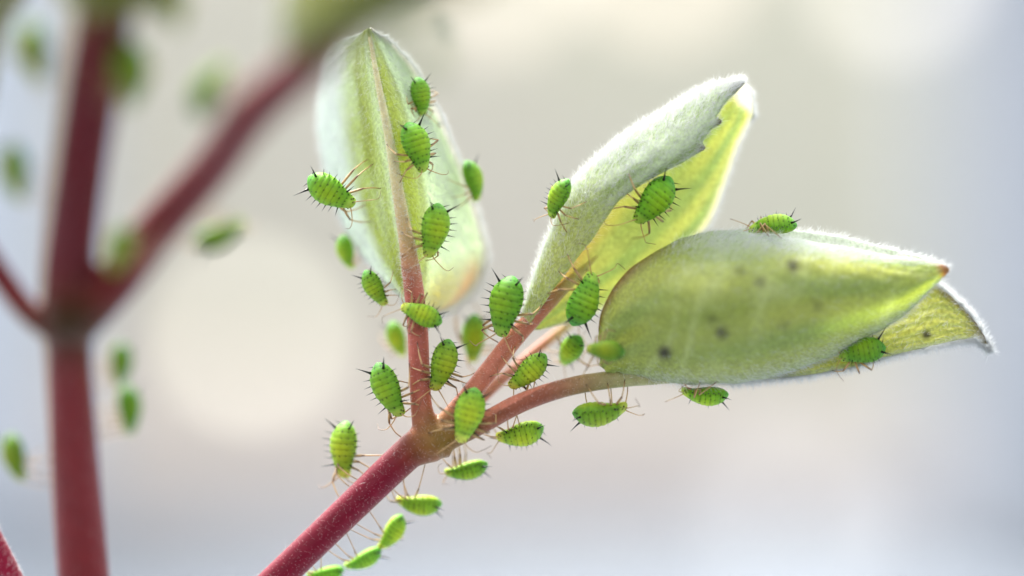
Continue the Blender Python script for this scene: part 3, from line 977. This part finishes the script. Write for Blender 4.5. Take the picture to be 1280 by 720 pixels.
CORN = spike_mesh('cornicle', 0.075, 0.08); CORN.materials.append(M_DARK)
SPINE = spike_mesh('spine', 0.075, 0.05); SPINE.materials.append(M_DARK)
bm = bmesh.new(); bmesh.ops.create_uvsphere(bm, u_segments=10, v_segments=8, radius=1.0)
EYE = bpy.data.meshes.new('eye'); bm.to_mesh(EYE); bm.free()
EYE.polygons.foreach_set('use_smooth', [True] * len(EYE.polygons)); EYE.materials.append(M_EYE)

TAN = np.array(lin(178, 146, 98)); TAN_D = np.array(lin(112, 82, 54)); BLK = np.array((0.02, 0.015, 0.01))


def limb(parent, name, pts, rad, cols, n=18, seg=6):
    path = catmull(pts, n); r = catmull([[q] for q in rad], n)[:, 0]; c = catmull(cols, n)
    Vq, Fq = tube(path, np.maximum(r, 0.002), seg)
    me = mesh_np(name, Vq, Fq, np.clip(np.repeat(c, seg, axis=0), 0.003, 1))
    return link(name, me, M_LIMB, parent)


def orient(o, d, length):
    d = Vector(d).normalized()
    o.rotation_mode = 'QUATERNION'
    o.rotation_quaternion = d.to_track_quat('Z', 'X')
    o.scale = (length, length, length)


def aphid(px, py, d, lpx, head, dors, label, tint=(1, 1, 1), detail=2, push=True, legs=True):
    """head: image direction (x right, y down, z away); dors: direction the back faces (x right, y down, z away from camera)."""
    sc = lpx / PPM * (DIST + d) / DIST
    H = Vector((head[0], head[2] if len(head) > 2 else 0, -head[1])).normalized()
    D = Vector((dors[0], dors[2], -dors[1]))
    D = (D - H * D.dot(H)).normalized()
    S = D.cross(H)
    R = Matrix((H, S, D)).transposed()
    pos = P(px, py, d)
    if push:
        for _ in range(4):
            near, nrm, idx, dist = BVH.find_nearest(pos)
            want = 0.25 * sc
            if dist is not None and dist < want:
                away = (pos - near)
                if away.length < 1e-4 or away.dot(D) < -0.2 * away.length:
                    away = D.copy()
                # keep the place in the picture, move along the view mostly
                mv = D * (want - dist)
                pos = pos + Vector((mv.x * 0.35, mv.y - abs(mv.x) * 0.3, mv.z * 0.35))
    root = empty('aphid', pos)
    root.rotation_mode = 'QUATERNION'
    root.rotation_quaternion = R.to_quaternion()
    root.scale = (sc, sc, sc)
    tag(root, label, 'aphid', 'green aphids on the plant')
    vi = random.randrange(3)
    b = link('body', BODIES[vi], None, root)
    b.color = (*tint, 1)
    pl = PLUMP[vi]
    inv = (Matrix.Translation(pos) @ R.to_4x4() @ Matrix.Scale(sc, 4)).inverted()

    def local(v):
        return inv @ v
    for s in (-1, 1):
        # cornicles
        a0 = s * 0.85
        q = surf(np.array(0.13), np.array(a0), pl)
        o = link('cornicle', CORN, None, root); o.location = q
        orient(o, (-0.8 + random.uniform(-.2, .2), s * (0.75 + random.uniform(-.15, .15)), 0.45), random.uniform(0.25, 0.32))
        o = link('eye', EYE, None, b)
        q = surf(np.array(0.925), np.array(s * 1.2), pl); o.location = q; o.scale = (0.017, 0.015, 0.017)
        if detail >= 1:
            for t0, ln in ((0.05, 0.11), (0.23, 0.14), (0.335, 0.15), (0.44, 0.145), (0.545, 0.135), (0.65, 0.14), (0.76, 0.21), (0.86, 0.08)):
                q = surf(np.array(t0), np.array(s * 1.35), pl)
                o = link('spine', SPINE, None, root); o.location = q
                orient(o, ((t0 - 0.5) * 0.9 + random.uniform(-.15, .15), s, 0.25 + random.uniform(-.1, .2)), ln * random.uniform(0.8, 1.15))
            for t0 in (0.2, 0.41, 0.62):
                q = surf(np.array(t0), np.array(s * 0.5), pl)
                o = link('spine', SPINE, None, root); o.location = q
                orient(o, (random.uniform(-.2, .2), s * 0.5, 1), random.uniform(0.05, 0.08))
        # antenna
        q = surf(np.array(0.96), np.array(s * 0.7), pl)
        sw = random.uniform(-0.2, 0.25)
        a1 = np.array(q) + [0.07, s * 0.07, 0.02]
        pts = [q, a1, a1 + [0.10 + sw * 0.4, s * 0.16, 0.03], a1 + [0.10 + sw, s * 0.28, -0.02 + random.uniform(-.1, .1)], a1 + [0.02 + sw * 1.2, s * 0.40, -0.08 + random.uniform(-.1, .1)]]
        if detail >= 1:
            limb(root, 'antenna', pts, [0.013, 0.010, 0.007, 0.006, 0.004], [TAN, TAN, TAN, TAN_D, TAN_D])
        if not legs:
            continue
        for k, (t0, fw) in enumerate(((0.80, 0.30), (0.70, 0.0), (0.60, -0.28))):
            hip = Vector(surf(np.array(t0), np.array(s * 2.1), pl))
            tgt = hip + Vector((fw + random.uniform(-.1, .1), s * (0.30 + random.uniform(-.08, .1)), -0.28))
            gt = pos + R @ (tgt * sc)
            near, nrm, idx, dist = BVH.find_nearest(gt)
            foot = local(near)
            v = foot - hip
            mxl = (0.62, 0.66, 0.80)[k]
            if v.length > 1.3:
                foot = tgt + Vector((0, 0, -0.08)); v = foot - hip
            mxl = max(mxl, v.length * 1.02)
            if v.length < 0.2:
                foot = hip + v.normalized() * 0.2 if v.length > 1e-4 else tgt
                v = foot - hip
            l1, l2 = mxl * 0.42, mxl * 0.62
            dl = min(v.length, l1 + l2 - 0.01)
            ca = (l1 * l1 + dl * dl - l2 * l2) / (2 * l1 * dl)
            ca = max(-1, min(1, ca))
            pole = Vector((fw * 0.4, s * 0.9, 0.55)); vn = v.normalized()
            pole = (pole - vn * pole.dot(vn)).normalized()
            knee = hip + vn * (l1 * ca) + pole * (l1 * math.sqrt(max(0, 1 - ca * ca)))
            tar = foot + (foot - knee).normalized() * -0.05
            m1 = hip.lerp(knee, 0.55) + pole * 0.01
            m2 = knee.lerp(foot, 0.5) + pole * 0.025
            pts = [tuple(hip), tuple(m1), tuple(knee.lerp(m1, .12)), tuple(knee.lerp(m2, .12)), tuple(m2), tuple(tar), tuple(foot)]
            limb(root, 'leg', pts, [0.021, 0.024, 0.018, 0.013, 0.011, 0.010, 0.006], [TAN, TAN, TAN_D, TAN, TAN, TAN_D, BLK], 22)
    return root


CAMV = -1.0
# (px, py, depth, length px, head dir (x right, y down[, z away]), back dir (x right, y down, z away), label, detail)
APHIDS = [
    (524, 121, 1.8, 48, (0.15, 1, 0.1), (0.5, -0.1, -1), 'soft-edged aphid highest on the upright leaf, near its tip', 1),
    (520, 184, -0.4, 64, (0.35, 1), (0.55, -0.2, -1), 'sharp aphid head down on the upright leaf, second below its tip', 2),
    (414, 239, 0.2, 66, (1, 0.62), (-0.25, 0.35, -1), 'sharp aphid at the outer left edge of the upright leaf, legs reaching right', 2),
    (542, 288, -0.6, 68, (-0.18, 1), (0.45, -0.05, -1), 'sharp aphid on the lower right half of the upright leaf beside its midrib', 2),
    (587, 227, 3.7, 52, (0.3, 1, 0.2), (0.8, -0.5, -0.6), 'blurred aphid on the far right margin of the upright leaf', 0),
    (434, 315, 4.6, 44, (0.2, 1, 0.3), (-0.8, 0.1, -0.7), 'blurred small aphid behind the lower left edge of the upright leaf', 0),
    (469, 360, 1.2, 50, (0.55, 1, 0.1), (-0.45, 0.1, -1), 'slightly soft aphid left of the stalk just below the upright leaf', 1),
    (527, 393, -0.8, 54, (-1, -0.42), (0.1, -0.1, -1), 'aphid lying across the front of the upright stalk, head left', 2),
    (552, 456, -0.2, 66, (-0.28, 1), (0.5, -0.05, -1), 'sharp aphid clinging to the right side of the upright stalk', 2),
    (486, 487, -0.1, 72, (0.42, 1), (-0.5, 0.1, -1), 'sharp aphid clinging to the left side of the upright stalk above the fork', 2),
    (592, 423, 4.8, 60, (-0.05, 1, 0.1), (0.1, -0.1, -1), 'blurred aphid hovering in the gap between the two stalks', 0),
    (497, 424, 5.4, 46, (0.3, 1, 0.2), (-0.5, 0, -1), 'very blurred pale aphid behind the left of the upright stalk', 0),
    (633, 383, -0.3, 76, (-0.22, 1), (-0.45, -0.15, -1), 'large sharp aphid on the left side of the middle stalk, long tail spikes up', 2),
    (729, 374, -0.6, 70, (0.42, -1), (0.6, 0.15, -1), 'sharp aphid head up on the stalk below the upper folded leaf', 2),
    (699, 248, -0.3, 54, (-0.5, 1, 0.35), (-0.75, -0.35, -0.9), 'aphid on the white outer edge of the upper folded leaf', 2),
    (817, 250, -0.3, 70, (-0.75, 1), (0.45, 0.25, -1), 'sharp aphid in the yellow hollow of the upper folded leaf', 2),
    (966, 284, 0.2, 60, (-1, 0.08), (0.1, -1, -0.45), 'aphid in profile standing on top of the big speckled leaf', 2),
    (660, 464, -0.2, 60, (-0.85, 0.8), (0.3, 0.3, -1), 'sharp aphid between the middle and the right stalk, head down left', 2),
    (714, 438, 2.4, 50, (-0.45, 0.7, 0.55), (-0.1, -0.2, -1), 'pale blurred aphid behind the right stalk, left of the big speckled leaf', 1, 1.1),
    (757, 438, -2.5, 48, (-1, -0.1, 0.15), (0.2, -0.1, -1), 'dark green aphid on the blunt left end of the big speckled leaf', 2, 0.66),
    (750, 513, -0.3, 68, (1, -0.1), (0, 1, -0.35), 'sharp aphid hanging belly up under the right stalk', 2),
    (881, 488, 0.5, 58, (-1, -0.05), (0.05, 1, -0.4), 'aphid half hidden, hanging under the keel of the big speckled leaf', 2),
    (1078, 440, -0.3, 58, (-1, 0.2), (0.25, -0.6, -1), 'aphid on the yellow leaf tip behind the big speckled leaf', 2, 0.75),
    (585, 519, -1.3, 70, (-0.28, 1), (0.15, -0.1, -1), 'sharp aphid sitting on the front of the fork of the stem', 2),
    (650, 541, 0.9, 60, (-1, 0.25), (0.3, 0.8, -0.8), 'slightly soft aphid just under the right stalk, near the fork', 1),
    (583, 586, 2.0, 54, (-1, 0.25), (0.25, 1, -0.6), 'soft aphid hanging below the fork of the stem', 1),
    (524, 628, 2.4, 56, (-1, -0.05), (0, 1, -0.4), 'blurred aphid lying level below the main stem', 0),
    (489, 665, 2.6, 50, (-0.6, 1), (0.8, 0.5, -0.6), 'blurred aphid tilted below the main stem, third down from the fork', 0),
    (454, 698, 2.7, 50, (-1, 0.55), (0.5, 1, -0.6), 'blurred aphid below the main stem just above the bottom edge', 0),
    (407, 716, 2.8, 46, (-1, 0.2), (0.3, 1, -0.6), 'blurred aphid cut by the bottom edge beside the main stem', 0),
    (431, 562, 2.0, 70, (-0.05, 1), (-0.5, 0.1, -1), 'soft aphid alone on the left of the main stem, head down', 1),
    (45, 65, -16, 76, (0.2, 1), (-0.6, 0, -1), 'strongly blurred aphid at the top left beside the dark red stem', 0, 0.58),
    (21, 215, -15, 70, (0.1, 1), (-0.6, 0, -1), 'strongly blurred aphid at the left edge above the left branch', 0, 0.58),
    (274, 292, -13, 68, (1, -0.4), (0.4, 0.9, -0.8), 'strongly blurred aphid below the slanting blurred branch', 0, 0.58),
    (150, 455, -12, 52, (0, 1), (0.8, 0, -0.8), 'upper of two blurred aphids right of the thick blurred stem', 0, 0.58),
    (160, 512, -10.5, 60, (0.1, 1), (0.8, 0, -0.8), 'lower of two blurred aphids right of the thick blurred stem', 0, 0.58),
    (20, 572, -9, 60, (0.2, 1), (-0.7, 0, -0.9), 'blurred aphid left of the thick stem, low at the left edge', 0, 0.58),
    (263, 112, -16, 76, (0.5, -1), (-0.6, -0.5, -0.8), 'strongly blurred aphid on top of the slanting blurred branch', 0, 0.58),
    (150, 312, -15, 60, (-0.4, 1), (-0.6, -0.3, -0.8), 'strongly blurred aphid in the fork between dark red stem and slanting branch', 0, 0.58),
    (152, 96, -15.5, 84, (0.1, 1), (0.9, 0, -0.8), 'strongly blurred dark aphid on the right of the dark red stem', 0, 0.58),
    (212, 10, -17, 60, (0.4, 1), (0.8, 0, -0.8), 'strongly blurred aphid at the top edge right of the dark red stem', 0, 0.58),
    (532, 66, -22, 56, (0.4, 1), (0.4, 0.8, -0.8), 'faint very blurred aphid under the olive leaf at the top', 0, 0.58),
]
for a in APHIDS:
    g = random.uniform(0.82, 1.12)
    if len(a) > 8: g = a[8]
    tint = (g * random.uniform(0.8, 1.2), g, g * random.uniform(0.8, 1.2))
    dep = front_depth(a[2]) if a[2] < -8 else a[2]
    aphid(a[0], a[1], dep, a[3] * 1.03, a[4], a[5], a[6], tint=tint, detail=a[7] if a[2] > -8 else 0)
